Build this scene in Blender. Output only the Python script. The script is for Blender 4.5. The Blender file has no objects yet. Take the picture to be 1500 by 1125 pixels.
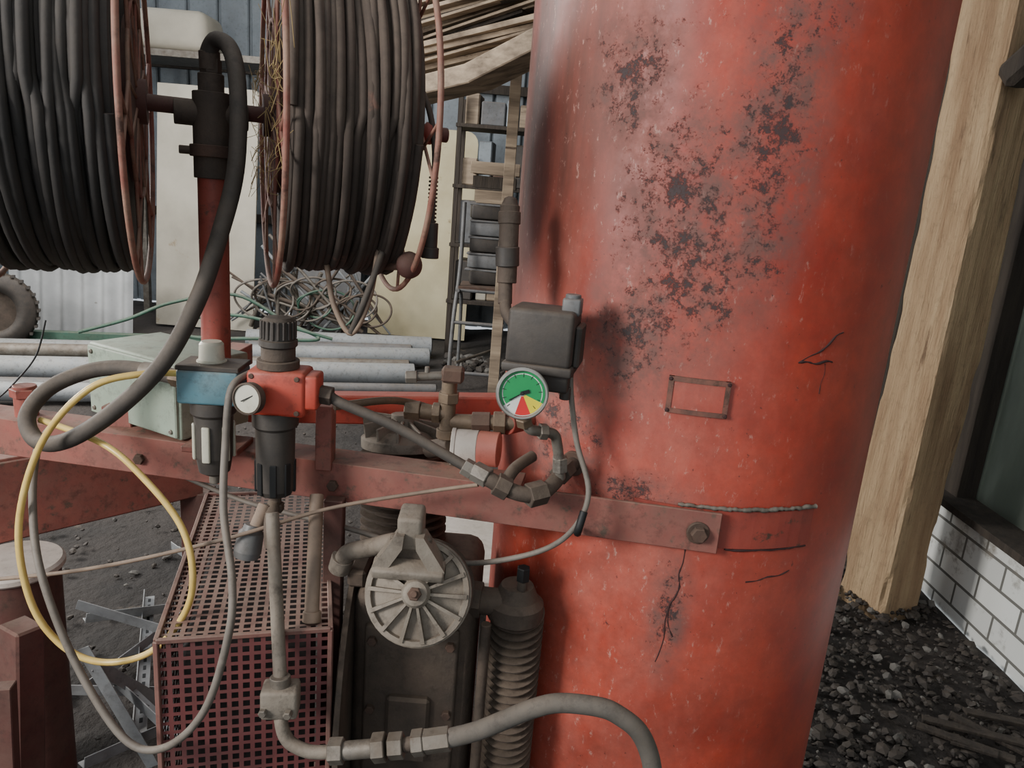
import bpy,bmesh,math,random
from mathutils import Vector as V, Matrix, Euler, noise as MN
random.seed(7)
rad=math.radians
def lin(c):
    o=[]
    for x in c:
        x/=255.0
        o.append(x/12.92 if x<=.04045 else ((x+.055)/1.055)**2.4)
    return (o[0],o[1],o[2],1)
class NT:
    def __init__(s,name):
        s.m=bpy.data.materials.new(name);s.m.use_nodes=True;s.t=s.m.node_tree;s.b=s.t.nodes['Principled BSDF']
        s.tc=s.t.nodes.new('ShaderNodeTexCoord');s.co=s.tc.outputs['Object']
    def n(s,t,**k):
        x=s.t.nodes.new(t)
        for a,b in k.items(): setattr(x,a,b)
        return x
    def l(s,a,b): s.t.links.new(a,b)
    def noise(s,scale,detail=6,rough=.6,stretch=None,dist=0,seed=0):
        x=s.n('ShaderNodeTexNoise');x.inputs['Scale'].default_value=scale;x.inputs['Detail'].default_value=detail
        x.inputs['Roughness'].default_value=rough;x.inputs['Distortion'].default_value=dist
        mp=s.n('ShaderNodeMapping');mp.inputs['Scale'].default_value=stretch or (1,1,1);mp.inputs['Location'].default_value=(seed,seed*.7,seed*.3)
        s.l(s.co,mp.inputs[0]);s.l(mp.outputs[0],x.inputs['Vector']);return x.outputs['Fac']
    def rng(s,v,a,b,c=0.,d=1.):
        x=s.n('ShaderNodeMapRange');x.inputs[1].default_value=a;x.inputs[2].default_value=b;x.inputs[3].default_value=c;x.inputs[4].default_value=d
        s.l(v,x.inputs[0]);return x.outputs[0]
    def math(s,op,a,b):
        x=s.n('ShaderNodeMath',operation=op)
        for i,q in enumerate((a,b)):
            if isinstance(q,(int,float)): x.inputs[i].default_value=q
            else: s.l(q,x.inputs[i])
        return x.outputs[0]
    def mix(s,f,a,b):
        x=s.n('ShaderNodeMix',data_type='RGBA')
        if isinstance(f,float): x.inputs[0].default_value=f
        else: s.l(f,x.inputs[0])
        for i,q in ((6,a),(7,b)):
            if isinstance(q,tuple): x.inputs[i].default_value=q
            else: s.l(q,x.inputs[i])
        return x.outputs[2]
    def bump(s,h,st,d=.002):
        x=s.n('ShaderNodeBump');x.inputs['Strength'].default_value=st;x.inputs['Distance'].default_value=d;s.l(h,x.inputs['Height']);s.l(x.outputs[0],s.b.inputs['Normal'])
def M(name,c1,c2=None,scale=9,rough=.6,metal=0.,bump=.3,bscale=70,dust=(134,116,98),da=.0,rust=(70,45,35),ra=0.,rs=14,stretch=None,bd=.002,trans=0.):
    s=NT(name);c1=lin(c1);c2=lin(c2) if c2 else tuple(x*.7 for x in c1[:3])+(1,)
    col=s.mix(s.rng(s.noise(scale,stretch=stretch),.35,.65),c1,c2)
    if ra>0: col=s.mix(s.rng(s.noise(rs,9,.7,seed=3,stretch=stretch),.72-ra*.35,.78-ra*.3),col,lin(rust))
    if da>0:
        g=s.n('ShaderNodeNewGeometry');sp=s.n('ShaderNodeSeparateXYZ');s.l(g.outputs['Normal'],sp.inputs[0])
        up=s.rng(sp.outputs[2],-.3,.9,.25,1.)
        f=s.math('MULTIPLY',s.math('MULTIPLY',up,s.rng(s.noise(22,8,.7,seed=5),.25,.65,.3,1.)),da)
        col=s.mix(f,col,lin(dust))
        col=s.mix(s.math('MULTIPLY',s.rng(s.noise(34,9,.75,seed=9),.52,.70),min(.6,da)),col,lin((44,36,32)))
    s.l(col,s.b.inputs['Base Color']);s.b.inputs['Roughness'].default_value=rough;s.b.inputs['Metallic'].default_value=metal
    if trans: s.b.inputs['Transmission Weight'].default_value=trans
    if bump: s.bump(s.noise(bscale,6,.65,stretch=stretch),bump,bd)
    return s.m
# ---- geometry builder
class B:
    def __init__(s,name): s.name=name;s.v=[];s.f=[];s.mi=[];s.sm=[];s.mats=[]
    def m(s,mat):
        if mat not in s.mats: s.mats.append(mat)
        return s.mats.index(mat)
    def add(s,vs,fs,mat,smooth=False):
        o=len(s.v);i=s.m(mat);s.v+= [V(x) for x in vs]
        for f in fs: s.f.append([o+k for k in f]);s.mi.append(i);s.sm.append(smooth)
        return s
    def box(s,c,sz,mat,rot=(0,0,0),bev=.0015,seg=1,taper=None):
        bm=bmesh.new();bmesh.ops.create_cube(bm,size=1)
        for v in bm.verts:
            v.co=V((v.co.x*sz[0],v.co.y*sz[1],v.co.z*sz[2]))
            if taper and v.co.z<0: v.co.x*=taper;v.co.y*=taper
        if bev: bmesh.ops.bevel(bm,geom=bm.edges[:],offset=min(bev,min(sz)*.45),segments=seg,affect='EDGES',profile=.5)
        R=rot if isinstance(rot,Matrix) else Euler([rad(a) for a in rot]).to_matrix()
        bm.verts.index_update()
        vs=[R@v.co+V(c) for v in bm.verts];fs=[[v.index for v in f.verts] for f in bm.faces];bm.free()
        return s.add(vs,fs,mat,seg>1)
    def beam(s,p,q,w,h,mat,bev=.0015,roll=0.):
        p=V(p);q=V(q);x=(q-p).normalized();y=V((0,0,1)).cross(x)
        if y.length<.01: y=V((0,1,0))
        y.normalize();z=x.cross(y)
        R=Matrix((x,y,z)).transposed()@Matrix.Rotation(roll,3,'X')
        return s.box((p+q)/2,((q-p).length,w,h),mat,R,bev)
    def lathe(s,o,ax,prof,mat,n=28,soft=False,flat=False,caps=True):
        o=V(o);a=V(ax).normalized();t=V((0,0,1)) if abs(a.z)<.9 else V((1,0,0))
        u=a.cross(t).normalized();w=a.cross(u)
        def ring(h,r): return [o+a*h+(u*math.cos(2*math.pi*k/n)+w*math.sin(2*math.pi*k/n))*r for k in range(n)]
        if soft:
            vs=[];fs=[]
            for h,r in prof: vs+=ring(h,r)
            for i in range(len(prof)-1):
                for k in range(n):
                    k2=(k+1)%n;fs.append([i*n+k,i*n+k2,(i+1)*n+k2,(i+1)*n+k])
            s.add(vs,fs,mat,True)
        else:
            for i in range(len(prof)-1):
                vs=ring(*prof[i])+ring(*prof[i+1]);s.add(vs,[[k,(k+1)%n,n+(k+1)%n,n+k] for k in range(n)],mat,not flat)
        if caps:
            for h,r in (prof[0],prof[-1]):
                if r>1e-4: s.add(ring(h,r),[list(range(n))],mat)
        return s
    def cyl(s,p,q,r,mat,n=24,r2=None,ch=.001,flat=False):
        p=V(p);q=V(q);L=(q-p).length;r2=r if r2 is None else r2;ch=min(ch,L*.3,r*.4,r2*.4)
        return s.lathe(p,q-p,[(0,r-ch),(ch,r),(L-ch,r2),(L,r2-ch)],mat,n,flat=flat)
    def hex(s,p,q,r,mat): return s.cyl(p,q,r,mat,6,ch=.0012,flat=True)
    def tube(s,pts,r,mat,n=10,res=7,closed=False,raw=False,jit=0.):
        P=[V(p) for p in pts];N=len(P)
        if raw: C=P
        else:
            C=[]
            for i in range(N if closed else N-1):
                g=lambda k:P[k%N] if closed else P[max(0,min(N-1,k))]
                a,b,c,d=g(i-1),g(i),g(i+1),g(i+2)
                for j in range(res):
                    t=j/res;C.append(.5*((2*b)+(c-a)*t+(2*a-5*b+4*c-d)*t*t+(3*b-a-3*c+d)*t**3))
            if not closed: C.append(P[-1])
        L=len(C);vs=[];fs=[];nrm=None
        for i,c in enumerate(C):
            if closed: T=(C[(i+1)%L]-C[i-1])
            else: T=C[min(i+1,L-1)]-C[max(i-1,0)]
            T.normalize()
            if nrm is None:
                nrm=T.cross(V((0,0,1)))
                if nrm.length<.1: nrm=T.cross(V((0,1,0)))
            nrm=(nrm-T*nrm.dot(T)).normalized();bn=T.cross(nrm)
            rr=r*(1+random.uniform(-jit,jit))
            for k in range(n):
                a=2*math.pi*k/n;vs.append(c+(nrm*math.cos(a)+bn*math.sin(a))*rr)
        for i in range(L if closed else L-1):
            j=(i+1)%L
            for k in range(n):
                k2=(k+1)%n;fs.append([i*n+k,i*n+k2,j*n+k2,j*n+k])
        s.add(vs,fs,mat,True)
        if not closed:
            s.add(vs[:n],[list(range(n))],mat);s.add(vs[-n:],[list(range(n))],mat)
        return s
    def stone(s,c,r,mat,sq=.7):
        bm=bmesh.new();bmesh.ops.create_icosphere(bm,subdivisions=1,radius=r)
        o=random.random()*99;e=Euler([random.random()*6 for _ in range(3)]).to_matrix()
        sx=[random.uniform(.5,1.2) for _ in range(3)]
        bm.verts.index_update();vs=[]
        for v in bm.verts:
            q=v.co*(1+.45*MN.noise(v.co/r*1.3+V((o,o,o))));q=e@V((q.x*sx[0],q.y*sx[1],q.z*sx[2]));q.z*=sq;vs.append(q+V(c))
        fs=[[v.index for v in f.verts] for f in bm.faces];bm.free();return s.add(vs,fs,mat)
    def done(s,origin=None):
        me=bpy.data.meshes.new(s.name)
        if origin is None:
            mn=[min(v[i] for v in s.v) for i in range(3)];mx=[max(v[i] for v in s.v) for i in range(3)]
            origin=V([(mn[i]+mx[i])/2 for i in range(3)])
        else: origin=V(origin)
        me.from_pydata([tuple(v-origin) for v in s.v],[],s.f)
        for m in s.mats: me.materials.append(m)
        me.polygons.foreach_set('material_index',s.mi);me.polygons.foreach_set('use_smooth',s.sm)
        bm=bmesh.new();bm.from_mesh(me);bmesh.ops.recalc_face_normals(bm,faces=bm.faces[:]);bm.to_mesh(me);bm.free();me.update()
        o=bpy.data.objects.new(s.name,me);o.location=origin;bpy.context.collection.objects.link(o);return o
# ---- materials
red=M('red_paint_worn',(166,60,48),(134,50,43),8,.6,0,.35,60,da=.6,ra=.32,rs=20)
ringm=M('reel_wire_red_rusted',(128,56,48),(150,118,100),11,.75,0,.35,60,da=.5,ra=.4,rs=16,rust=(80,52,44))
redd=M('red_paint_dusty',(148,74,65),(116,60,55),7,.7,0,.4,50,da=.7,ra=.45,rs=26,rust=(78,56,48))
reddark=M('dark_red_paint',(88,38,36),(66,34,32),7,.75,0,.3,50,da=.5,ra=.3)
redbright=M('bright_red_paint',(196,62,42),(174,52,40),7,.5,0,.2,50,da=.5,ra=.25,rs=30)
blackp=M('black_plastic',(30,30,31),(44,43,42),10,.6,0,.25,90,da=.42)
rubber=M('black_rubber',(40,39,38),(58,55,52),14,.75,0,.3,80,da=.5)
rubberg=M('dusty_grey_hose',(90,87,82),(68,66,62),12,.8,0,.3,80,da=.45)
cable=M('old_cable_sheath',(42,35,31),(66,54,48),5,.85,0,.35,70,da=.42,ra=.2,rust=(92,62,52))
cableb=M('dark_cable_sheath',(26,26,27),(42,41,40),5,.8,0,.3,70,da=.26)
steel=M('dirty_zinc_steel',(126,122,114),(88,82,74),18,.55,.35,.3,80,da=.55,ra=.25)
steell=M('cast_aluminium_dusty',(142,134,122),(106,98,88),15,.7,.2,.5,120,da=.6)
castd=M('cast_aluminium_grimy',(98,90,80),(72,64,56),18,.75,.15,.6,120,da=.6)
dark=M('grimy_cast_iron',(50,44,40),(72,60,52),12,.8,.1,.7,90,da=.55)
brass=M('tarnished_brass',(118,100,80),(80,67,54),14,.6,.4,.45,90,da=.6)
rustm=M('rusty_iron',(90,65,54),(64,47,41),16,.85,.15,.6,80,da=.4)
teal=M('teal_paint',(78,136,152),(64,114,128),10,.6,0,.2,60,da=.65)
gbx=M('pale_green_paint',(156,172,154),(134,150,134),6,.6,0,.2,60,da=.5,ra=.15)
white=M('white_plastic',(216,206,196),(192,182,170),9,.55,0,.1,60,da=.35)
pinkp=M('faded_red_plastic',(212,120,104),(190,104,90),9,.5,0,.1,60,da=.4)
clear=M('cloudy_clear_plastic',(215,212,195),(190,186,165),9,.4,0,.05,60,da=.3,trans=.1)
yel=M('yellowed_clear_tube',(232,200,116),(212,178,94),20,.35,0,.05,60,da=.12,trans=.05)
gryt=M('grey_plastic_tube',(118,112,104),(90,85,79),14,.65,0,.15,60,da=.5)
thin=M('beige_cable',(142,120,101),(108,91,78),14,.7,0,.15,60,da=.3)
gyp=M('grey_plastic',(104,108,112),(82,86,88),9,.5,0,.1,60,da=.5)
scrapm=M('bright_galvanised_angle',(168,172,174),(130,134,136),9,.5,.3,.2,60,da=.35,ra=.15)
wood=M('old_sawn_wood',(200,170,132),(160,128,96),4,.9,0,1.,30,stretch=(4,4,.45),bd=.010,ra=.38,rust=(104,78,58),rs=4,da=.25)
woodd=M('dark_wood',(70,61,52),(50,43,37),5,.9,0,.9,20,stretch=(6,6,.6),bd=.006)
plank=M('weathered_planks',(174,154,130),(108,93,78),3,.85,0,.6,20,stretch=(.5,5,5),ra=.3,rust=(80,64,52),rs=3)
metalw=M('grey_blue_cladding',(138,148,154),(110,118,124),2,.65,.1,.2,20,da=.35)
panel=M('cream_board',(192,184,166),(166,158,142),1.6,.8,0,.15,20,ra=.2,rust=(146,128,100),rs=3)
panel2=M('yellowish_board',(208,196,160),(182,168,132),1.6,.8,0,.15,20,ra=.28,rust=(146,126,92),rs=4)
corr=M('corrugated_fibre_cement',(196,196,194),(160,160,158),2,.8,0,.2,30,ra=.15,rust=(116,106,96))
pvc=M('grey_pvc_pipe',(146,152,157),(120,126,130),3,.6,0,.1,30,da=.6,dust=(156,147,132))
grn=M('green_painted_steel',(56,108,90),(44,84,70),3,.65,0,.1,30,da=.5)
soil=M('dark_earth',(64,57,52),(40,36,33),1.2,.95,0,1.,9,ra=.25,rust=(96,85,73),rs=3,bd=.03)
coal=M('dark_rubble',(44,41,39),(26,25,25),6,.75,0,.8,60,da=.22)
stone=M('grey_stone',(116,111,104),(80,76,71),8,.9,0,.6,60)
black=M('black_paint_and_hole_shade',(14,14,14),(20,20,20),9,.6,0,0)
hole_shade=M('guard_hole_shade',(26,22,21),(36,29,27),9,.9,0,.2)  # near-black colour standing in for shade behind the guard holes
fade=M('crack_brown',(62,36,33),(48,28,27),30,.8,0,.2)
straw=M('dry_straw',(170,146,98),(130,108,72),30,.9,0,.1)
platee=M('plate_edge_grime',(120,72,60),(80,54,47),40,.8,0,.4,90,da=.3,ra=.5,rs=60)
def plain(n,c,r=.4):
    return M(n,c,tuple(int(x*.92) for x in c),20,r,0,0)
dgreen=plain('dial_green',(20,140,75));dred=plain('dial_red',(205,40,38));dyel=plain('dial_yellow',(225,205,40));dwh=plain('dial_white',(222,220,212))
chrome=M('dull_chrome',(190,186,178),(150,146,138),12,.3,.75,.1,60,da=.25)
# tank paint
s=NT('weathered_red_tank_paint')
n1=s.noise(5,8,.65);col=s.mix(s.rng(n1,.35,.65),lin((190,72,51)),lin((160,54,41)))
n2=s.noise(3.0,10,.75,(1,1,.6),seed=4)
sx=s.n('ShaderNodeSeparateXYZ');s.l(s.co,sx.inputs[0])
side=s.rng(sx.outputs[0],.22,-.08,.12,1.)
pink=s.math('MULTIPLY',s.math('MULTIPLY',s.rng(n2,.40,.66),side),.62)
col=s.mix(pink,col,lin((190,118,102)))
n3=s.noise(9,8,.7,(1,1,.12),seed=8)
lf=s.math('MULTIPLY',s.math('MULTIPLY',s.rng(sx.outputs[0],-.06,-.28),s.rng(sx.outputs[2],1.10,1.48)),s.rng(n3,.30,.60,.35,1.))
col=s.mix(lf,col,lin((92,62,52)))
n7=s.noise(26,10,.8,seed=21);col=s.mix(s.rng(n7,.38,.70,.06,.52),col,lin((110,56,46)))
n8=s.noise(75,8,.75,(1.2,1.2,.6),seed=25);col=s.mix(s.math('MULTIPLY',s.rng(n8,.59,.67,0,.8),side),col,lin((194,146,132)))
def ball(c,r0,sc=(1,1,1)):
    vm=s.n('ShaderNodeVectorMath',operation='SUBTRACT');s.l(s.co,vm.inputs[0]);vm.inputs[1].default_value=c
    v2=s.n('ShaderNodeVectorMath',operation='MULTIPLY');s.l(vm.outputs[0],v2.inputs[0]);v2.inputs[1].default_value=sc
    v3=s.n('ShaderNodeVectorMath',operation='LENGTH');s.l(v2.outputs[0],v3.inputs[0])
    return s.rng(v3.outputs['Value'],0.,r0,1.,0.)
mask=None
for c,r0,sc in (((-.105,-.32,1.48),.13,(1,1,.8)),((0.0,-.334,1.54),.14,(1.5,1,.45)),((-.10,-.32,1.37),.14,(1,1,.6)),((.01,-.334,1.80),.14,(1.4,1,.5)),((-.19,-.27,1.62),.10,(1,1,.8)),((-.15,-.30,1.27),.11,(1,1,.7)),((-.12,-.32,1.02),.09,(.7,1,1.6)),((-.05,-.33,.84),.06,(1.4,1,.4)),((-.24,-.24,1.10),.13,(1,1,.8))):
    b=ball(c,r0,sc);mask=b if mask is None else s.math('MAXIMUM',mask,b)
n4=s.noise(46,12,.88,seed=11);n5=s.noise(18,10,.8,seed=13)
bl=s.math('MULTIPLY',s.rng(mask,.0,.55),s.rng(n5,.36,.60,.0,.9));col=s.mix(bl,col,lin((106,78,71)))
n9=s.noise(11,5,.6,seed=31)
th=s.math('ADD',s.math('ADD',n4,s.math('MULTIPLY',mask,.15)),s.math('MULTIPLY',n9,.22));spk=s.rng(th,.745,.785,0.,.92)
col=s.mix(spk,col,lin((56,50,50)))
n6=s.noise(110,4,.6,seed=17);col=s.mix(s.rng(n6,.68,.72,0,.7),col,lin((84,48,42)))
s.l(col,s.b.inputs['Base Color']);s.l(s.rng(s.math('ADD',s.math('ADD',spk,bl),pink),0,1,.38,.8),s.b.inputs['Roughness'])
s.bump(s.math('SUBTRACT',s.math('MULTIPLY',s.noise(30,8,.6),.35),spk),.6,.0012)
tankm=s.m
# brick
s=NT('white_painted_brick')
cx=s.n('ShaderNodeSeparateXYZ');s.l(s.co,cx.inputs[0])
cb=s.n('ShaderNodeCombineXYZ');s.l(cx.outputs[1],cb.inputs[0]);s.l(cx.outputs[2],cb.inputs[1])
bt=s.n('ShaderNodeTexBrick');s.l(cb.outputs[0],bt.inputs[0]);bt.inputs['Scale'].default_value=1
bt.inputs['Brick Width'].default_value=.24;bt.inputs['Row Height'].default_value=.098;bt.inputs['Mortar Size'].default_value=.006
bt.inputs['Color1'].default_value=lin((230,230,224));bt.inputs['Color2'].default_value=lin((204,204,199));bt.inputs['Mortar'].default_value=lin((110,108,102))
c=s.mix(s.rng(s.noise(9,8,.7),.54,.72),bt.outputs[0],lin((126,118,106)));s.l(c,s.b.inputs['Base Color']);s.b.inputs['Roughness'].default_value=.85
s.bump(s.math('SUBTRACT',s.math('MULTIPLY',s.noise(40),.25),bt.outputs['Fac']),.7,.006)
brickm=s.m
glassm=M('grimy_translucent_sheet',(140,148,134),(104,112,100),3,.6,0,.2,20,stretch=(1,1,.4),ra=.25,rust=(84,86,74),rs=3,trans=.5)
# ================= ROOM
b=B('floor');vs=[];fs=[]
x0,x1,y0,y1=-6.5,1.79,-2.5,8.2
NX,NY=90,110
for j in range(NY+1):
    for i in range(NX+1):
        x=x0+(x1-x0)*i/NX;y=y0+(y1-y0)*j/NY
        vs.append((x,y,-.02+.03*MN.noise(V((x*1.3,y*1.3,0)))+.012*MN.noise(V((x*5,y*5,2)))))
for j in range(NY):
    for i in range(NX): a=j*(NX+1)+i;fs.append([a,a+1,a+NX+2,a+NX+1])
b.add(vs,fs,soil,True).done()
b=B('wall_back')
x=-6.5
while x<1.8:
    w=.32;b.box((x+w/2,8.22,1.75),(w-.03,.04,3.5),metalw,bev=.012);x+=w
b.box((-2.35,8.26,1.75),(8.3,.03,3.5),metalw);
for z in (1.0,2.5): b.box((-2.35,8.15,z),(8.3,.05,.09),woodd)
b.done()
b=B('wall_right')
b.box((1.87,3.35,.14),(.15,9.7,.50),brickm,bev=.004)
b.box((1.85,3.35,.405),(.2,9.7,.03),woodd)
b.box((1.90,.7,1.95),(.004,4.4,3.1),glassm,bev=0)
y=2.92
while y<8.2: b.box((1.87,y,1.95),(.04,.14,3.1),woodd,bev=.006);y+=.15
for y in (-1.2,-.5,.2,.9,1.6,2.3): b.box((1.87,y,1.95),(.04,.05,3.1),woodd)
b.box((1.86,2.86,1.95),(.08,.10,3.1),woodd)
b.box((1.86,3.35,3.4),(.08,9.7,.14),woodd)
b.done()
b=B('wall_left')
b.box((-6.55,2.85,.5),(.1,10.7,1.1),metalw);b.box((-6.55,2.85,3.2),(.1,10.7,.6),metalw)
for y in (-2.4,-.2,2.0,4.2,6.4,8.1): b.box((-6.55,y,2),(.1,.3,2.2),woodd)
b.done()
b=B('ceiling')
for a,c in ((-6.5,-4.6),(-3.2,-2.0),(-.6,1.9)): b.box(((a+c)/2,5.4,3.53),(c-a,5.8,.04),metalw)
for y in (2.6,4.2,5.8,7.4): b.box((-2.3,y,3.44),(8.4,.1,.14),woodd)
b.done()
# ================= TANK
CX,CY,R=.320,1.363,.334
b=B('air_tank')
prof=[(.16,.05),(.165,.14),(.19,.24),(.23,.30),(.29,.33),(.34,R),(2.3,R),(2.36,.33),(2.42,.30),(2.46,.24),(2.485,.14),(2.49,.02)]
prof2=prof[:6]+[(.34+(2.3-.34)*k/8,R) for k in range(1,9)]+prof[7:]
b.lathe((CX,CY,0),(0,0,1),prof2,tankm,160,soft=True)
for k in range(3):
    a=2*math.pi*k/3+.4;b.beam((CX+.27*math.cos(a),CY+.27*math.sin(a),-.03),(CX+.27*math.cos(a),CY+.27*math.sin(a),.33),.06,.02,red)
def S(x,z,off=0.):
    ph=math.asin((x-CX)/R);return V((CX+(R+off)*math.sin(ph),CY-(R+off)*math.cos(ph),z))
def patch(b,xa,xb,za,zb,off,th,mat,n=14):
    vs=[];fs=[]
    for i in range(n+1):
        x=xa+(xb-xa)*i/n
        for z,o in ((za,off),(zb,off),(zb,off-th),(za,off-th)): vs.append(S(x,z,o))
    for i in range(n):
        for k in range(4): fs.append([i*4+k,i*4+(k+1)%4,i*4+4+(k+1)%4,i*4+4+k])
    fs+= [[0,1,2,3],[n*4+3,n*4+2,n*4+1,n*4]]
    b.add(vs,fs,mat)
padm=M('clamp_pad_red',(158,58,45),(132,48,40),9,.6,0,.3,60,da=.3,ra=.4,rs=30)
patch(b,.20,.478,.962,1.023,.003,.006,padm)
b.tube([S(.262+.218*i/24,1.0265+random.uniform(-.0012,.0012),.003) for i in range(25)],.0032,steel,8,3,jit=.35)
b.tube([S(.34+.135*i/14,.960+random.uniform(-.001,.001),.002) for i in range(15)],.0018,fade,6,2,jit=.3)
patch(b,.232,.305,1.172,1.213,.004,.006,tankm,4)
for xa,xb,za,zb in ((.226,.311,1.212,1.219),(.226,.311,1.165,1.172),(.226,.233,1.165,1.219),(.304,.311,1.165,1.219)): patch(b,xa,xb,za,zb,.0055,.009,platee,4)
for x,z in ((.2285,1.2155),(.3085,1.2155),(.2285,1.1685),(.3085,1.1685)): b.cyl(S(x,z,.004),S(x,z,.008),.003,fade,10)
def crack(pts,w=.0011): b.tube([S(x+random.uniform(-.001,.001),z+random.uniform(-.0012,.0012),-.0002) for x,z in pts],w,fade,6,3,jit=.5)
crack([(.405,1.252),(.42,1.254),(.435,1.252),(.452,1.256),(.462,1.254)],.0016)
crack([(.405,1.252),(.42,1.262),(.437,1.268),(.448,1.278),(.46,1.292),(.472,1.298)],.0014)
crack([(.383,.905),(.40,.906),(.418,.912),(.437,.914),(.455,.919)],.0011)
crack([(.283,.955),(.281,.93),(.279,.91),(.281,.89),(.278,.872),(.272,.858),(.270,.84),(.274,.82),(.283,.802)],.0012)
crack([(.272,.86),(.268,.83),(.270,.80),(.266,.775),(.262,.755)],.0009)
crack([(.45,1.25),(.452,1.235),(.448,1.222),(.449,1.205)],.0007)
b.done((CX,CY,0))
# ================= FRAME
def FY(x): return 1.060-.134*x
b=B('steel_support_frame')
b.beam((-1.25,FY(-1.25),.990),(.325,FY(.325),.990),.006,.064,redd,.001)
b.beam((-1.25,FY(-1.25)+.032,1.019),(.03,FY(.03)+.032,1.019),.062,.006,redd,.001)
for x in (-.60,-.485,-.27): b.hex((x,FY(x),.985),(x,FY(x)-.012,.985),.009,rustm)
b.cyl((.293,FY(.293)-.002,.989),(.293,FY(.293)-.008,.989),.017,rustm);b.hex((.293,FY(.293)-.006,.989),(.293,FY(.293)-.018,.989),.012,rustm)
b.beam((-.50,1.36,1.02),(-.005,1.30,1.072),.04,.055,redbright,.003)
b.beam((-.285,1.10,1.01),(-.285,1.10,1.115),.03,.025,redd);b.beam((-.285,1.10,1.105),(-.345,1.34,1.05),.03,.012,redd)
b.beam((-.262,1.075,.05),(-.262,1.075,.97),.022,.03,reddark)
b.beam((-1.0,1.21,0),(-1.0,1.21,1.02),.05,.05,reddark)
b.beam((-.66,1.18,1.03),(-.66,1.75,1.03),.05,.05,redd)
b.cyl((-.825,1.20,1.02),(-.825,1.20,1.075),.018,red,20);b.hex((-.825,1.20,1.055),(-.825,1.20,1.07),.023,red)
b.done()
b=B('trailer_chassis_beam')
cd_=redd
b.beam((-1.42,1.206,.69),(-.82,1.872,.69),.01,.19,cd_);b.beam((-1.45,1.24,.785),(-.85,1.905,.785),.08,.012,cd_);b.beam((-1.45,1.24,.595),(-.85,1.905,.595),.08,.012,cd_)
b.beam((-.84,1.89,0),(-.84,1.89,.60),.07,.07,reddark)
b.beam((-1.40,1.29,0),(-1.40,1.29,.60),.07,.07,reddark)
b.done()
# ================= HOSE REELS
AX=V((.924,.383,0)).normalized();P1=V((-.553,1.087,1.537));UP=V((0,0,1));SD=AX.cross(UP)
def reel(name,c,w,rf,rp,nt,hm,hr,seed,st=False):
    random.seed(seed)
    b=B(name);C=V(c)
    for sgn in (0,1):
        o=C+AX*(w*sgn)
        b.tube([o+(UP*math.sin(a)+SD*math.cos(a))*rf for a in [2*math.pi*k/64 for k in range(64)]],.0042,ringm,8,1,True,raw=True)
        b.tube([o+(UP*math.sin(a)+SD*math.cos(a))*rf*.52 for a in [2*math.pi*k/40 for k in range(40)]],.003,ringm,6,1,True,raw=True)
        b.lathe(o-AX*.012,AX,[(0,.03),(.024,.03)],reddark,20)
        for k in range(12):
            a=2*math.pi*k/12+.1;d=UP*math.sin(a)+SD*math.cos(a)
            a2=a+.42*(1 if k%2 else -1);d2=UP*math.sin(a2)+SD*math.cos(a2)
            b.tube([o+d*.03,o+d*rf*.52],.0026,ringm,6,1)
            b.tube([o+d*rf*.52,o+d2*rf],.0026,ringm,6,1)
    b.cyl(C,C+AX*w,.11,reddark,32)
    b.cyl(C+AX*.010,C+AX*(w-.010),rp-hr*2.0,hm,48)
    pts=[];K=44
    for t in range(nt):
        off=random.uniform(-.003,.003);ro=random.uniform(-.006,.002);ph=random.random()*6
        for k in range(K):
            a=2*math.pi*k/K
            h=.012+(w-.024)*(t+k/K)/nt+off+.003*math.sin(a*2+ph)
            h=min(max(h,.008),w-.008)
            rr=rp-hr+ro+.003*math.sin(a*3+ph)
            pts.append(C+AX*h+(UP*math.sin(a)+SD*math.cos(a))*rr)
    b.tube(pts,hr,hm,8,1,raw=True)
    for q in range(7):
        h0=random.uniform(.03,w-.03);h1=min(max(h0+random.uniform(-.03,.03),.015),w-.015);a0=random.random()*6
        b.tube([C+AX*(h0+(h1-h0)*k/40)+(UP*math.sin(a0+k*.12)+SD*math.cos(a0+k*.12))*(rp+hr*2.2*math.sin(math.pi*k/40)**.5-hr*2.6) for k in range(41)],hr*.95,hm,8,1,raw=True)
    if st:
        for q in range(92):
            p=C-AX*random.uniform(.0,.012)+SD*random.uniform(.10,.24)*(1 if q%2 else -1)+UP*random.uniform(-.09,.10)
            b.tube([p,p+V((random.uniform(-.012,.012),random.uniform(-.01,.01),random.uniform(-.03,.03))),p+V((random.uniform(-.02,.02),random.uniform(-.015,.015),random.uniform(-.05,.05)))],.0005,straw,4,4)
    b.done()
reel('hose_reel',P1-AX*.185,.185,.25,.238,16,cableb,.0066,3)
reel('hose_reel',P1+AX*.178,.188,.25,.226,16,cable,.0062,5,True)
random.seed(11)
b=B('reel_stand')
pb=V((-.465,1.124,0))
b.cyl(P1-AX*.25,P1+AX*.45,.0115,reddark,20)
b.cyl(pb+UP*1.02,pb+UP*1.47,.0215,red,28);b.cyl(pb+UP*1.44,pb+UP*1.56,.026,dark,28);b.cyl(pb+UP*1.47,pb+UP*1.487,.031,rustm,28)
b.cyl(pb+UP*1.53-AX*.05,pb+UP*1.53+AX*.05,.018,dark,24);b.cyl(pb+UP*1.56,pb+UP*1.585,.018,dark,24);b.hex(pb+UP*1.585,pb+UP*1.605,.015,dark)
b.cyl(pb+UP*1.478-AX*.045,pb+UP*1.478+AX*.04,.006,dark,12)
b.box(pb+UP*1.026,(.09,.07,.01),redd)
b.done()
b=B('reel_crank_handle')
b.tube([(-.225,1.235,1.45),(-.215,1.17,1.345),(-.205,1.15,1.335)],.007,redd,8)
b.cyl((-.21,1.15,1.332),(-.18,1.12,1.337),.008,rustm,16)
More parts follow.
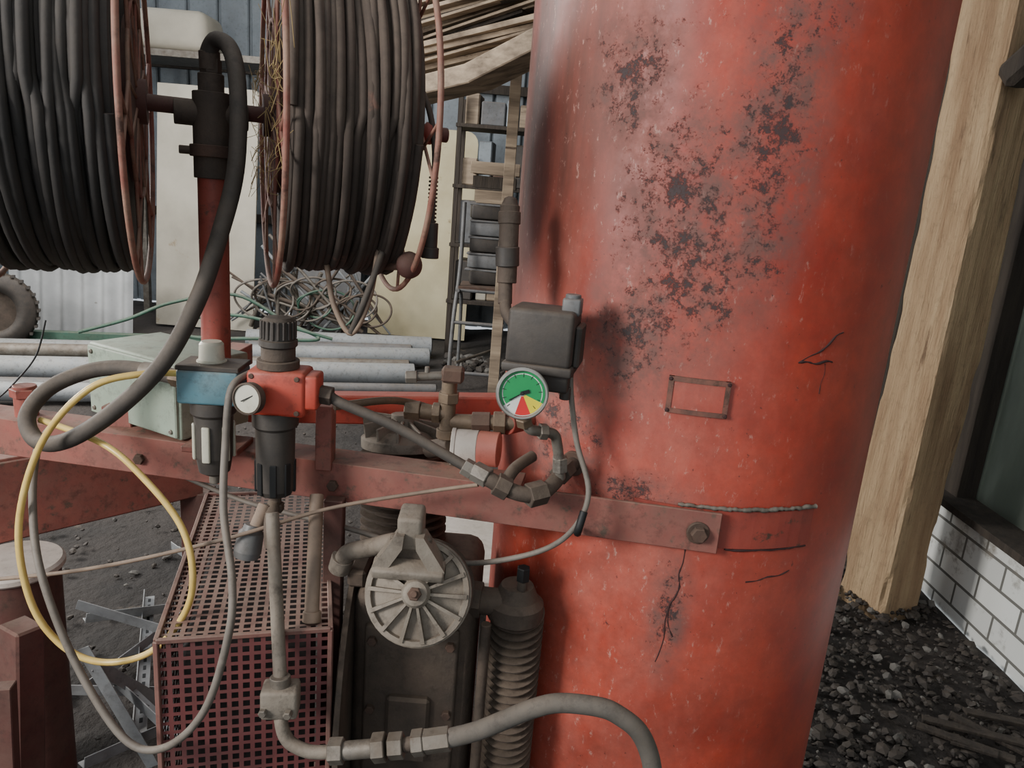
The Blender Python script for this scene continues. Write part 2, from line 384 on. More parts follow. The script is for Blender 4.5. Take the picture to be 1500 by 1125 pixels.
b.lathe((-.181,1.118,1.337),V((.7,-.6,.1)),[(0,.004),(.004,.013),(.012,.019),(.02,.0205),(.028,.018),(.034,.011),(.037,.001)],reddark,24,soft=True)
b.done()
b=B('ball_valve');b.cyl((-.222,1.225,1.535),(-.165,1.235,1.535),.010,red,16);b.hex((-.19,1.23,1.535),(-.175,1.232,1.535),.017,red);b.lathe((-.172,1.215,1.535),(1,.2,0),[(0,.01),(.006,.017),(.014,.017),(.02,.008)],red,18,soft=True);b.done()
b=B('hanging_hose_end')
b.tube([(-.24,1.25,1.70),(-.208,1.24,1.645),(-.167,1.22,1.579),(-.149,1.20,1.509),(-.146,1.18,1.438),(-.146,1.18,1.40)],.005,rubber,8)
for k in range(14): b.cyl((-.1465,1.183,1.47-.006*k),(-.1465,1.183,1.4665-.006*k),.0075,rubber,12)
b.cyl((-.146,1.18,1.40),(-.146,1.18,1.355),.011,blackp,16);b.cyl((-.146,1.18,1.362),(-.146,1.18,1.345),.014,blackp,16);b.done()
b=B('loose_hose_loop')
b.tube([(-.30,1.13,1.36),(-.286,1.10,1.318),(-.270,1.08,1.271),(-.242,1.07,1.236),(-.218,1.07,1.287),(-.211,1.09,1.355),(-.212,1.12,1.40)],.0042,thin,8)
b.tube([(-.243,1.07,1.2365),(-.222,1.066,1.29),(-.203,1.09,1.365),(-.205,1.11,1.40)],.005,rubber,8);b.done()
b=B('air_supply_hose')
L=[(-.466,1.124,1.59),(-.466,1.12,1.612),(-.450,1.11,1.628),(-.422,1.09,1.612),(-.402,1.06,1.554),(-.399,1.04,1.454),(-.416,1.02,1.362),(-.438,1.0,1.279),(-.478,.98,1.193),(-.542,.97,1.122),(-.618,.98,1.068),(-.675,1.0,1.055),(-.708,1.03,1.080),(-.694,1.06,1.115),(-.649,1.08,1.140),(-.596,1.08,1.152),(-.53,1.06,1.155),(-.475,1.035,1.155)]
b.tube(L,.0118,rubber,16,8);b.cyl(L[0],(-.466,1.122,1.615),.0145,dark,20)
b.cyl((-.55,1.065,1.154),(-.525,1.058,1.155),.0145,steel,16);b.hex((-.495,1.043,1.155),(-.47,1.033,1.155),.014,brass)
b.done()
# ================= LUBRICATOR / REGULATOR
b=B('air_lubricator')
b.box((-.432,1.035,1.153),(.086,.064,.05),teal,(0,0,4),.004,2)
b.box((-.432,1.035,1.181),(.088,.062,.007),blackp,(0,0,4),.001)
b.lathe((-.437,1.04,1.18),UP,[(0,.021),(.006,.021),(.008,.018),(.03,.017),(.034,.014)],clear,24)
b.lathe((-.434,1.035,1.012),UP,[(0,.012),(.006,.022),(.03,.026),(.093,.0275),(.098,.032),(.116,.032)],blackp,28)
for k in range(6):
    a=k*math.pi/3+.5;d=V((math.cos(a),math.sin(a),0))
    b.box(V((-.434,1.035,1.066))+d*.0275,(.005,.012,.055),clear,(0,0,math.degrees(a)),.003,2)
b.cyl((-.434,1.035,1.014),(-.434,1.035,.998),.008,steel,12)
b.done()
b=B('pressure_regulator')
c=V((-.333,1.03,1.153))
b.box(c,(.082,.06,.066),redbright,(0,0,3),.006,2)
b.box(c+V((.048,-.002,.004)),(.02,.045,.05),redbright,(0,0,3),.004,2)
b.hex(c+V((.055,0,-.002)),c+V((.075,0,-.004)),.014,dark)
b.cyl(c+V((-.004,0,.033)),c+V((-.004,0,.045)),.030,dark,28)
b.cyl(c+V((-.004,0,.045)),c+V((-.004,0,.064)),.024,dark,28)
for i in (-1,1):
    for j in (-1,1): b.cyl(c+V((i*.032,-.03,j*.025)),c+V((i*.032,-.033,j*.025)),.004,rustm,10)
k0=c+V((-.004,0,.062))
b.lathe(k0,UP,[(0,.023),(.004,.027),(.012,.027),(.013,.0235),(.040,.0225),(.044,.018),(.045,.001)],blackp,32)
for k in range(20):
    a=2*math.pi*k/20;d=V((math.cos(a),math.sin(a),0));b.box(k0+d*.0235+UP*.027,(.004,.0035,.026),blackp,(0,0,math.degrees(a)),.001)
g=c+V((-.020,-.030,-.002))
b.cyl(g,g+V((-.004,-.014,0)),.010,brass,16);gf=g+V((-.005,-.016,0));ga=V((-.25,-1,.12)).normalized()
b.lathe(gf,ga,[(0,.020),(.002,.0225),(.014,.0225),(.015,.020),(.0125,.0195)],dark,32,caps=False);b.lathe(gf+ga*.012,ga,[(0,.0197),(.0005,.0197)],clear,28)
b.beam(gf+ga*.0135+V((-.008,0,-.004)),gf+ga*.0135+V((.010,0,.006)),.001,.0015,black,0)
w0=V((-.341,1.03,0))
b.lathe(w0,UP,[(.990,.014),(.992,.024),(1.0,.027),(1.06,.028),(1.095,.0285),(1.1,.033),(1.122,.033)],blackp,32)
for k in range(8):
    a=k*math.pi/4+.2;d=V((math.cos(a),math.sin(a),0));b.box(w0+d*.0275+UP*1.02,(.004,.010,.05),black,(0,0,math.degrees(a)),.001)
b.cyl(w0+UP*.99,w0+UP*.965,.009,dark,12);b.hex(w0+UP*.975,w0+UP*.962,.013,dark)
b.done()
b=B('electrical_control_box')
bx=V((.8846,-.4663,0));by=V((.4663,.8846,0));RB=Matrix((bx,by,UP)).transposed();fc=(V((-.735,1.236,0))+V((-.523,1.127,0)))/2
b.box(fc+by*.07+UP*1.088,(.232,.14,.128),gbx,RB,.004,2);b.box(fc-by*.002+UP*1.088,(.224,.008,.120),gbx,RB,.002)
for i in (-1,1):
    for j in (-1,1): b.cyl(fc+bx*.1*i+UP*(1.088+.05*j)-by*.004,fc+bx*.1*i+UP*(1.088+.05*j)-by*.009,.004,steel,10)
b.done()
def simple(name,pts,r,mat,n=10,extra=None):
    b=B(name);b.tube(pts,r,mat,n,8)
    if extra: extra(b)
    b.done()
simple('yellow_air_tube',[(-.470,1.03,1.165),(-.512,.99,1.171),(-.572,.96,1.152),(-.637,.95,1.071),(-.664,.93,.956),(-.650,.92,.847),(-.611,.92,.780),(-.554,.92,.757),(-.484,.92,.780),(-.438,.93,.839),(-.424,.93,.904),(-.448,.95,.966),(-.508,.97,1.024),(-.575,.99,1.063),(-.695,1.04,1.073)],.0048,yel)
simple('grey_air_tube',[(-.375,1.02,1.176),(-.388,.985,1.160),(-.391,.97,1.085),(-.379,.93,1.002),(-.349,.88,.928),(-.343,.85,.866),(-.368,.83,.765),(-.424,.83,.701),(-.484,.84,.703),(-.561,.87,.791),(-.618,.90,.903),(-.656,.95,.979),(-.677,1.0,1.040),(-.69,1.06,1.06)],.0052,gryt)
simple('signal_cable',[(-.95,.99,.80),(-.735,.98,.840),(-.575,.97,.880),(-.394,.97,.940),(-.259,1.02,.977),(-.118,1.03,1.012),(-.037,1.0,1.043)],.003,thin)
simple('switch_cable',[(.083,1.035,1.205),(.088,1.03,1.17),(.101,1.02,1.111),(.123,1.0,1.046),(.106,.99,.991),(.061,1.01,.941),(-.030,1.03,.903),(-.095,1.05,.898),(-.230,1.08,.916),(-.335,1.10,.925),(-.435,1.13,.93),(-.55,1.15,.96)],.0042,gryt)
simple('thin_black_wire',[(-.92,1.22,1.02),(-.87,1.2,1.05),(-.835,1.2,1.085),(-.80,1.2,1.13),(-.78,1.2,1.19)],.0015,black,6)
b=B('cable_clip');b.tube([(.118,.988,1.02),(.112,.984,.99),(.118,1.03,.97)],.006,black,8);b.done()
simple('braided_air_hose',[(-.262,1.03,1.150),(-.245,1.03,1.140),(-.163,1.02,1.114),(-.090,1.01,1.082),(-.035,1.0,1.058)],.0078,rubber,12)
simple('gauge_riser_tube',[(-.26,1.05,1.128),(-.2,1.10,1.128),(-.17,1.15,1.115),(-.13,1.16,1.105)],.006,brass)
# ================= PRESSURE SWITCH + GAUGE
b=B('pressure_switch')
RZ=(0,0,-12);RM=Euler((0,0,rad(-12))).to_matrix();c=V((.040,1.045,1.262))
b.box(c,(.094,.076,.080),blackp,RZ,.007,3)
b.box(c+V((0,0,-.044)),(.100,.082,.014),blackp,RZ,.003,2);b.box(c+RM@V((.02,0,-.062)),(.05,.06,.028),blackp,RZ,.004,2)
b.box(c+RM@V((.037,0,.045)),(.026,.030,.024),gyp,RZ,.003,2);b.cyl(c+RM@V((.037,0,.055)),c+RM@V((.037,0,.062)),.011,gyp,16)
b.box(c+RM@V((.051,.005,-.01)),(.01,.05,.06),blackp,RZ,.003)
b.cyl(c+RM@V((.04,-.01,-.07)),c+RM@V((.04,-.01,-.088)),.008,blackp,14)
b.cyl(c+RM@V((-.01,0,-.05)),c+RM@V((-.01,0,-.085)),.011,brass,16)
b.done()
b=B('cable_conduit')
b.cyl((-.020,1.10,1.325),(-.024,1.11,1.437),.0145,dark,20);b.cyl((-.021,1.10,1.35),(-.023,1.10,1.378),.0175,blackp,20);b.cyl((-.023,1.108,1.41),(-.024,1.11,1.428),.0165,dark,20)
b.lathe((-.024,1.11,1.435),UP,[(0,.0145),(.004,.012),(.012,.009),(.015,.003)],dark,18)
b.cyl((-.02,1.09,1.295),(-.022,1.10,1.327),.0105,dark,16);b.tube([(-.02,1.09,1.30),(-.017,1.08,1.285),(-.005,1.065,1.272)],.009,dark,12)
b.done()
b=B('pressure_gauge')
gc=V((.015,.975,1.191));ga=V((-.05,-1,.10)).normalized()
b.lathe(gc+ga*-.022,ga,[(0,.030),(.003,.0335),(.016,.0335),(.0165,.0362),(.024,.0362),(.0255,.0345),(.0255,.0320),(.022,.0315)],chrome,48,caps=False)
b.lathe(gc+ga*-.022,ga,[(0,.030),(.001,.03)],chrome,40)
gx=V((1,0,0));gx=(gx-ga*gx.dot(ga)).normalized();gy=ga.cross(gx);
if gy.z<0: gy=-gy
def sector(a0,a1,r0,r1,mat,h):
    n=max(2,int(abs(a1-a0)/6));vs=[];fs=[]
    for k in range(n+1):
        a=rad(a0+(a1-a0)*k/n);d=gx*math.cos(a)+gy*math.sin(a);vs+=[gc+ga*h+d*r0,gc+ga*h+d*r1]
    for k in range(n): fs.append([2*k,2*k+1,2*k+3,2*k+2])
    b.add(vs,fs,mat)
sector(0,360,0,.0317,dwh,-.0020)
sector(-22,218,.0,.0265,dgreen,-.0016);sector(-22,218,.0278,.0312,dgreen,-.0016);sector(255,296,.004,.0305,dred,-.0016);sector(296,338,.004,.0305,dyel,-.0016)
for k in range(11):
    a=225-27*k;sector(a-1,a+1,.0225,.0275,black,-.0013)
d=gx*math.cos(rad(212))+gy*math.sin(rad(212));b.beam(gc-d*.008,gc+d*.02,.0006,.0014,black,0);b.cyl(gc-ga*.0015,gc+ga*.001,.0028,black,14)
b.box(gc+gx*.004+gy*.002,(.012,.0006,.005),black,(0,-20,0),0)
b.done()
b=B('brass_pipe_fittings')
b.tube([(.018,.99,1.165),(.023,1.0,1.148),(.030,1.0,1.134),(.046,1.01,1.128),(.066,1.02,1.122),(.073,1.025,1.105),(.080,1.03,1.07),(.083,1.035,1.05)],.0078,steel,14)
b.hex((.020,.995,1.152),(.023,1.0,1.139),.012,brass);b.hex((.044,1.01,1.128),(.056,1.014,1.127),.012,steel);b.hex((.079,1.03,1.085),(.081,1.032,1.062),.012,steel)
b.tube([(-.045,1.0,1.062),(-.02,.99,1.056),(.0,.99,1.046),(.030,.99,1.038),(.055,1.0,1.038),(.075,1.03,1.045),(.09,1.07,1.050),(.118,1.12,1.050)],.0115,dark,16)
b.hex((-.045,1.0,1.065),(-.022,.99,1.058),.015,steel);b.hex((-.012,.99,1.052),(.008,.99,1.043),.017,dark);b.hex((.035,.99,1.036),(.06,1.005,1.039),.018,dark);b.hex((.083,1.05,1.05),(.095,1.08,1.05),.017,dark);b.cyl((.105,1.1,1.05),(.13,1.15,1.05),.02,rustm)
b.hex((-.06,1.0,1.071),(-.045,.998,1.064),.013,steel)
b.tube([(.0,.99,1.05),(.015,1.03,1.062),(.04,1.07,1.068)],.009,dark,12)
b.done()
b=B('shutoff_valve_assembly')
b.hex((-.17,1.15,1.102),(-.145,1.15,1.102),.016,brass);b.cyl((-.145,1.15,1.102),(-.10,1.15,1.100),.012,brass);b.hex((-.125,1.15,1.101),(-.112,1.15,1.101),.017,brass)
b.cyl((-.100,1.15,1.065),(-.100,1.15,1.165),.0125,brass);b.hex((-.1,1.15,1.12),(-.1,1.15,1.137),.018,brass);b.cyl((-.1,1.15,1.06),(-.1,1.15,1.075),.017,brass)
b.box((-.095,1.145,1.168),(.035,.03,.024),rustm,bev=.004);b.cyl((-.11,1.14,1.166),(-.155,1.13,1.163),.007,steel,14);b.hex((-.150,1.13,1.163),(-.168,1.128,1.162),.010,steel);b.cyl((-.135,1.135,1.164),(-.135,1.135,1.18),.004,steel)
b.cyl((-.095,1.15,1.088),(.01,1.15,1.094),.0125,brass);b.hex((-.06,1.15,1.09),(-.03,1.15,1.092),.017,rustm);b.hex((-.025,1.15,1.092),(-.005,1.15,1.093),.019,brass)
b.cyl((-.005,1.15,1.093),(.04,1.20,1.093),.02,red)
b.done()
# ================= COMPRESSOR
b=B('air_compressor')
b.box((-.125,1.17,.62),(.20,.26,.42),dark,(0,0,0),.03,3)
b.box((-.125,1.17,.40),(.30,.30,.03),dark,bev=.004);b.box((-.125,1.17,.19),(.26,.26,.40),reddark,bev=.01)
b.box((-.125,1.04,.63),(.15,.02,.30),dark,bev=.006,seg=2)
for i in (-1,1):
    for j in (-1,0,1): b.hex((-.125+.062*i,1.035,.63+.125*j),(-.125+.062*i,1.022,.63+.125*j),.008,rustm)
b.box((-.125,1.028,.60),(.07,.02,.12),dark,bev=.005)
b.box((-.222,1.11,.84),(.03,.10,.03),dark,bev=.005)
b.lathe((-.245,1.13,.62),(1,.1,0),[(0,.19),(.004,.215),(.012,.215),(.016,.19)],dark,48)
hc=V((-.112,.955,.888));ha=V((-.02,-.90,.44)).normalized()
for k in range(9):
    b.lathe(hc-ha*(.035+.0145*k),ha,[(0,.066),(.001,.078 if k<6 else .07),(.0045,.078 if k<6 else .07),(.0055,.066)],dark,36)
b.cyl(hc-ha*.17,hc-ha*.02,.064,dark,32)
b.lathe(hc-ha*.03,ha,[(0,.074),(.002,.078),(.016,.078),(.018,.072)],steell,40)
b.lathe(hc-ha*.020,ha,[(0,.071),(.009,.066),(.015,.045),(.021,.020)],steell,40)
b.lathe(hc-ha*.014,ha,[(0,.071),(.004,.0755),(.009,.075),(.010,.068),(.003,.066)],steell,40,caps=False)
b.lathe(hc-ha*.002,ha,[(0,.022),(.014,.021),(.022,.017),(.024,.012)],steell,28)
t=ha.cross(V((0,0,1))).normalized();w=ha.cross(t)
for k in range(14):
    a=2*math.pi*k/14;d=t*math.cos(a)+w*math.sin(a);e=ha.cross(d)
    vs=[]
    for (q,h,th) in ((.012,.015,.0016),(.072,-.002,.0030),(.074,-.012,.0034),(.012,-.010,.0028)):
        vs+=[hc+d*q+e*th+ha*h,hc+d*q-e*th+ha*h]
    b.add(vs,[[0,2,4,6],[1,7,5,3],[0,1,3,2],[2,3,5,4],[4,5,7,6],[6,7,1,0]],steell)
b.hex(hc+ha*.018,hc+ha*.030,.010,rustm);b.cyl(hc+ha*.03,hc+ha*.036,.005,rustm)
yk=V((-.128,.985,.968))
b.box(yk+V((0,0,.008)),(.036,.045,.055),steell,(10,0,0),.006,2)
def pris(pts,y0,y1,mat):
    n=len(pts);vs=[(x,y0,z) for x,z in pts]+[(x,y1,z) for x,z in pts]
    b.add(vs,[list(range(n)),list(range(2*n-1,n-1,-1))]+[[i,(i+1)%n,n+(i+1)%n,n+i] for i in range(n)],mat)
for i in (-1,1):
    x=lambda q:-.126+i*q
    pris([(x(.008),.975),(x(.020),.975),(x(.052),.925),(x(.052),.912),(x(.036),.912),(x(.010),.955)],.952,.985,steell)
b.box((-.126,.962,.920),(.104,.030,.018),steell,(24,0,0),.004,2);b.box((-.126,.975,.945),(.06,.012,.05),castd,(10,0,0),.003)
b.tube([(-.245,1.06,.872),(-.232,1.05,.893),(-.200,1.04,.908),(-.165,1.02,.930),(-.14,1.0,.945)],.014,steell,16);b.cyl((-.25,1.065,.855),(-.243,1.058,.88),.018,steell)
rc=V((-.175,1.24,.81));ra_=V((-.05,.12,1)).normalized()
b.cyl(rc,rc+ra_*.19,.058,dark,32)
for k in range(11): b.lathe(rc+ra_*(.02+.0155*k),ra_,[(0,.06),(.001,.078),(.005,.078),(.006,.06)],dark,36)
b.lathe(rc+ra_*.19,ra_,[(0,.072),(.002,.077),(.018,.077),(.022,.07),(.032,.05),(.036,.02)],steell,40)
for k in range(12):
    a=2*math.pi*k/12;d=V((math.cos(a),math.sin(a),0));b.beam(rc+ra_*.228+d*.015,rc+ra_*.222+d*.074,.005,.032,steell,.001)
b.cyl(rc+ra_*.22,rc+ra_*.25,.024,steell)
for k in range(27):
    z=.795-.0145*k;b.lathe((.040,1.075,z),V((-.12,-.25,1)),[(0,.03),(.0008,.044),(.003,.044),(.0038,.03)],dark,28)
b.cyl((.040,1.075,.38),(.040,1.075,.82),.03,dark,24)
b.lathe((.035,1.07,.79),UP,[(0,.04),(.005,.045),(.03,.045),(.04,.035),(.06,.026)],dark,28)
b.cyl((.03,1.06,.82),(-.10,1.08,.815),.022,dark);b.hex((-.02,1.065,.82),(-.045,1.068,.82),.028,dark)
b.cyl((.042,1.055,.84),(.042,1.055,.885),.008,dark,12);b.hex((.042,1.055,.866),(.042,1.055,.889),.011,black)
b.box((.04,1.075,.37),(.07,.07,.04),dark,bev=.006)
b.cyl((-.01,1.03,.42),(-.01,1.03,.80),.0085,dark,12)
b.done()
b=B('intake_air_filter')
b.cyl((-.085,1.14,1.050),(-.045,1.135,1.052),.029,white,32);b.cyl((-.045,1.135,1.052),(-.012,1.13,1.053),.0285,pinkp,32)
b.cyl((-.09,1.14,1.05),(-.083,1.14,1.05),.031,white,32);b.cyl((-.09,1.14,1.05),(-.13,1.17,1.03),.015,dark);b.done()
# ================= BELT GUARD
b=B('perforated_belt_guard')
gm=M('guard_red_brown',(120,66,60),(92,53,49),8,.7,0,.2,60,da=.85,dust=(138,118,104))
gmf=M('guard_maroon',(110,50,52),(84,40,44),8,.65,0,.2,60,da=.3)
u=V((.9636,.2672,0));v=V((-.2672,.9636,0));O=V((-.452,.875,0))
def perf(o,e1,e2,L1,L2,mat,p=.0144,hs=.0092):
    n1=int(L1/p);n2=int(L2/p);p1=L1/n1;p2=L2/n2
    vs=[];fs=[];idx={}
    def gv(i,j):
        if (i,j) not in idx: idx[(i,j)]=len(vs);vs.append(o+e1*(i*p1)+e2*(j*p2))
        return idx[(i,j)]
    for i in range(n1):
        for j in range(n2):
            a=[gv(i,j),gv(i+1,j),gv(i+1,j+1),gv(i,j+1)];k=len(vs)
            cx=(i+.5)*p1;cy=(j+.5)*p2;h=hs/2
            for dx,dy in ((-h,-h),(h,-h),(h,h),(-h,h)): vs.append(o+e1*(cx+dx)+e2*(cy+dy))
            for q in range(4): fs.append([a[q],a[(q+1)%4],k+(q+1)%4,k+q])
    b.add(vs,fs,mat)
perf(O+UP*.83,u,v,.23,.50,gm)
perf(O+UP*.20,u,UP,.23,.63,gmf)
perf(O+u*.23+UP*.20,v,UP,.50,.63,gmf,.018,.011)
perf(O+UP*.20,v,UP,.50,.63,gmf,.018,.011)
f=lambda t:O+u*t[0]+v*t[1]+UP*t[2]
RG=Matrix((u,v,UP)).transposed()
b.box(f((.115,.25,.50)),(.19,.44,.56),hole_shade,RG,.01)  # dark block added inside so the perforations read as shaded
for p,q in (((0,0,.83),(.23,0,.83)),((0,0,.83),(0,.5,.83)),((.23,0,.83),(.23,.5,.83)),((0,.5,.83),(.23,.5,.83)),((0,0,.2),(0,0,.83)),((.23,0,.2),(.23,0,.83))):
    b.beam(f(p),f(q),.007,.007,gm,.001)
b.box(O+u*.115+v*.25+UP*.18,(.24,.5,.04),gm,RG)
for cc in ((.02,.02),(.21,.02),(.02,.48),(.21,.48)): b.beam(O+u*cc[0]+v*cc[1],O+u*cc[0]+v*cc[1]+UP*.2,.03,.03,gm)
b.done()
# ================= lower pipework
b=B('outlet_pipe_with_hose')
b.tube([(-.343,1.03,.975),(-.340,1.01,.965),(-.333,.985,.955),(-.328,.975,.93)],.010,dark,12)
b.cyl((-.324,.965,.99),(-.286,.885,.775),.0092,steell,20)
b.box((-.284,.880,.752),(.050,.036,.044),steell,(0,0,8),.005,2)
for i in (-1,1): b.hex((-.284+.017*i,.863,.745),(-.284+.017*i,.853,.745),.006,steel)
b.cyl((-.285,.882,.77),(-.286,.884,.785),.014,steel)
b.tube([(-.283,.876,.735),(-.280,.870,.724),(-.274,.866,.706),(-.262,.863,.694),(-.236,.86,.687),(-.205,.86,.690)],.0092,steell,16)
b.hex((-.210,.86,.690),(-.190,.86,.693),.018,steel);b.cyl((-.19,.86,.693),(-.150,.86,.701),.0125,steel);b.hex((-.150,.86,.701),(-.132,.86,.705),.020,steel);b.hex((-.128,.86,.706),(-.108,.86,.710),.018,steel)
b.cyl((-.108,.86,.710),(-.095,.86,.714),.010,dark);b.hex((-.096,.86,.714),(-.080,.86,.718),.018,steel);b.hex((-.080,.86,.718),(-.045,.86,.727),.0165,steel)
b.tube([(-.05,.86,.726),(-.010,.86,.742),(.028,.86,.764),(.062,.86,.784),(.099,.86,.797),(.152,.85,.803),(.180,.845,.795),(.205,.84,.778),(.222,.835,.748),(.230,.83,.715),(.237,.82,.655),(.235,.81,.55),(.20,.80,.35),(.14,.85,.12),(.0,.95,.03),(-.2,1.0,.02)],.0128,rubberg,16)
b.done()
b=B('condensate_drain_pipe');b.cyl((-.284,1.05,.985),(-.262,.95,.835),.0105,thin,16);b.cyl((-.262,.95,.83),(-.2625,.955,.845),.013,thin);b.done()
b=B('drain_valve_plug');b.cyl((-.352,1.02,.975),(-.36,1.0,.945),.011,thin,14);b.lathe((-.364,1.0,.952),V((-.15,-.2,-1)),[(0,.012),(.008,.014),(.012,.018),(.04,.020),(.05,.018),(.054,.008)],gyp,20);b.done()
# ================= RIGHT SIDE
b=B('timber_post')
Rp=Euler((0,0,rad(21.7))).to_matrix();pc=V((1.533,2.697,0))
vs=[];fs=[];nz=170;per=[]
hx,hy=.10,.108;ns=11
for i in range(ns): per.append((-hx,hy-2*hy*i/ns))
for i in range(ns): per.append((-hx+2*hx*i/ns,-hy))
for i in range(ns): per.append((hx,-hy+2*hy*i/ns))
for i in range(ns): per.append((hx-2*hx*i/ns,hy))
for k in range(nz+1):
    z=-.03+3.45*k/nz
    for x,y in per:
        n_=MN.noise(V((x*7,y*7,z*1.2)))*.010+MN.noise(V((x*60,y*60,z*2)))*.005
        if abs(abs(x)-hx)<.001 and abs(abs(y)-hy)<.001: n_-=.004+.022*max(0,MN.noise(V((x*9,y*9,z*5))))
        q=V((x,y,0));q=q*(1+n_/.12*.9);q.z=0
        lean=.02*math.sin(z*1.4)
        vs.append(pc+Rp@V((q.x+lean*.5,q.y,0))+UP*z)
np_=len(per)
for k in range(nz):
    for i in range(np_): fs.append([k*np_+i,k*np_+(i+1)%np_,(k+1)*np_+(i+1)%np_,(k+1)*np_+i])
b.add(vs,fs,wood,False)
b.beam((1.50,2.56,1.93),(1.72,2.0,2.45),.09,.09,woodd,.02);b.done((pc.x,pc.y,0))
random.seed(21)
b=B('rubble_heap')
for i in range(3600):
    x=random.uniform(.75,1.74);y=random.uniform(1.3,3.3)
    r=random.choice((.005,.006,.007,.008,.010,.012,.012,.016,.022));b.stone((x,y,.0+r*.3+.05*max(0,MN.noise(V((x*2,y*2,0))))),r,coal if random.random()<.88 else stone)
for i in range(500):
    x=random.uniform(-2.2,-.4);y=random.uniform(1.4,4.5);r=random.choice((.006,.01,.014,.02));b.stone((x,y,r*.3),r,coal if random.random()<.8 else stone)
for i in range(7):
    x=random.uniform(1.25,1.6);y=random.uniform(1.6,2.0);a=random.uniform(-.9,-.1);L=random.uniform(.05,.14);d=V((math.cos(a),math.sin(a),random.uniform(-.1,.2)))*L;b.beam(V((x,y,.04))-d,V((x,y,.04))+d,.03,.010,woodd)
b.done()
b=B('debris_pile')
for i in range(300):
    x=random.uniform(-.6,.6);y=random.uniform(6.0,6.5);r=random.choice((.015,.02,.04,.06));b.stone((x,y,r*.3),r,coal if random.random()<.6 else stone)
b.done()
b=B('stacked_white_panels')
for k in range(3): b.box((-.20+.03*k,2.9-.03*k,.035+.045*k),(.55,1.0,.035),white,(0,0,6-5*k),.004)
b.done()
# ================= BACKGROUND
def sheet(name,xa,xb,ya,yb,zt,mat,rc=.12):
    b=B(name);pts=[(xa,0),(xb,0),(xb,zt-rc)]
    for k in range(5): a=k/4*math.pi/2;pts.append((xb-rc+rc*math.cos(a),zt-rc+rc*math.sin(a)))
    pts.append((xa,zt));n=len(pts)
    vs=[(x,ya+(yb-ya)*z/zt,z) for x,z in pts]+[(x,ya+.02+(yb-ya)*z/zt,z) for x,z in pts]
    b.add(vs,[list(range(n)),list(range(2*n-1,n-1,-1))]+[[i,(i+1)%n,n+(i+1)%n,n+i] for i in range(n)],mat);b.done()
sheet('cream_board',-3.45,-2.52,6.95,7.15,2.2,panel,.04)
sheet('grey_sheet_metal',-2.30,-1.62,7.45,7.7,1.9,gyp,.04)
sheet('plywood_board',-1.50,-.52,7.35,7.6,2.03,panel2)
b=B('corrugated_sheet');vs=[];fs=[]
for i in range(81):
    x=-4.35+.95*i/80;y=6.2+.22*(i/80)+.03*math.sin(i/80*2*math.pi*6)
    vs+=[(x,y,-.02),(x,y+.06,.56)]
for i in range(80): fs.append([2*i,2*i+2,2*i+3,2*i+1])
b.add(vs,fs,corr,True);b.done()
b=B('cream_storage_tank');b.box((-3.42,7.6,2.70),(.66,.5,.36),panel,(0,0,0),.09,3);b.box((-3.15,7.6,2.48),(1.5,.6,.06),steel);b.beam((-3.85,7.6,0),(-3.85,7.6,2.45),.06,.06,steel);b.beam((-2.43,7.6,0),(-2.43,7.6,2.45),.06,.06,steel);b.done()
random.seed(5)
b=B('timber_storage_rack')
pl=[(-.95,4.65,1.93),(-.7,4.5,1.975),(-.32,4.3,2.06),(.02,4.12,2.22),(.5,3.9,2.42)]
for i in range(len(pl)-1): b.beam(pl[i],V(pl[i+1])+(V(pl[i+1])-V(pl[i])).normalized()*.02,.25,.10,plank,.006)
for i in range(70):
    k=i//9;o=V((random.uniform(-.1,.1),random.uniform(-.12,.5),.09+k*.055+random.uniform(-.02,.02)))
    x_e=random.uniform(-.2,.6);t_=(x_e+1.35)/1.95
    p_=V((-1.35,4.85,1.90));q_=V((.6,3.9+random.uniform(0,.2),2.38+random.uniform(-.09,.09)))
    t0=random.choice((0,0,.15,.3));b.beam(p_.lerp(q_,t0)+o,p_.lerp(q_,t_)+o,random.choice((.04,.06,.10)),random.choice((.014,.02,.028)),plank if random.random()<.7 else woodd)
b.beam((-.13,5.0,-.02),(-.13,5.0,3.4),.07,.07,plank);b.beam((.7,4.3,-.02),(.7,4.3,3.4),.08,.08,woodd);b.beam((-1.3,4.9,1.9),(-1.3,4.9,3.4),.06,.06,woodd)
b.done()
b=B('hand_cart')
for x in (-.46,-.12):
    b.tube([(x-.03,5.45,0.01),(x-.02,5.5,.5),(x,5.6,.9),(x,5.65,1.38)],.016,gyp,8);b.tube([(x,5.95,0.01),(x,5.9,.6),(x,5.65,.72),(x,5.5,.74)],.014,gyp,8)
for z,y in ((.12,5.47),(.5,5.5),(.74,5.55)): b.tube([(-.48,y,z),(-.10,y,z)],.014,gyp,8)
b.tube([(-.44,5.45,.2),(-.12,5.92,.25)],.012,steel,8);b.box((-.28,5.72,.76),(.36,.36,.02),rustm)
b.done()
b=B('stacked_plastic_boxes')
for i in range(5):
    b.box((-.24+random.uniform(-.015,.015),5.80,.83+.122*i),(.34,.26,.105),(gyp if i%2 else blackp),(0,0,random.uniform(-8,8)),.012,2);b.box((-.24,5.80,.885+.122*i),(.36,.28,.016),gyp,(0,0,random.uniform(-6,6)),.004)
b.done()
b=B('storage_shelf')
for x in (-.62,.12):
    for y in (6.6,7.0): b.beam((x,y,0),(x,y,2.25),.04,.04,woodd)
for z in (.5,1.0,1.5,2.0):
    b.box((-.25,6.8,z),(.80,.46,.03),woodd)
    x=-.58
    while x<.0:
        w=random.uniform(.1,.22);h=random.uniform(.15,.38);b.box((x+w/2,6.8,z+.015+h/2),(w-.01,random.uniform(.2,.36),h),random.choice((gyp,rustm,blackp,panel,plank,metalw,steel)),(0,0,random.uniform(-6,6)),.01);x+=w
b.done()
b=B('wooden_crate')
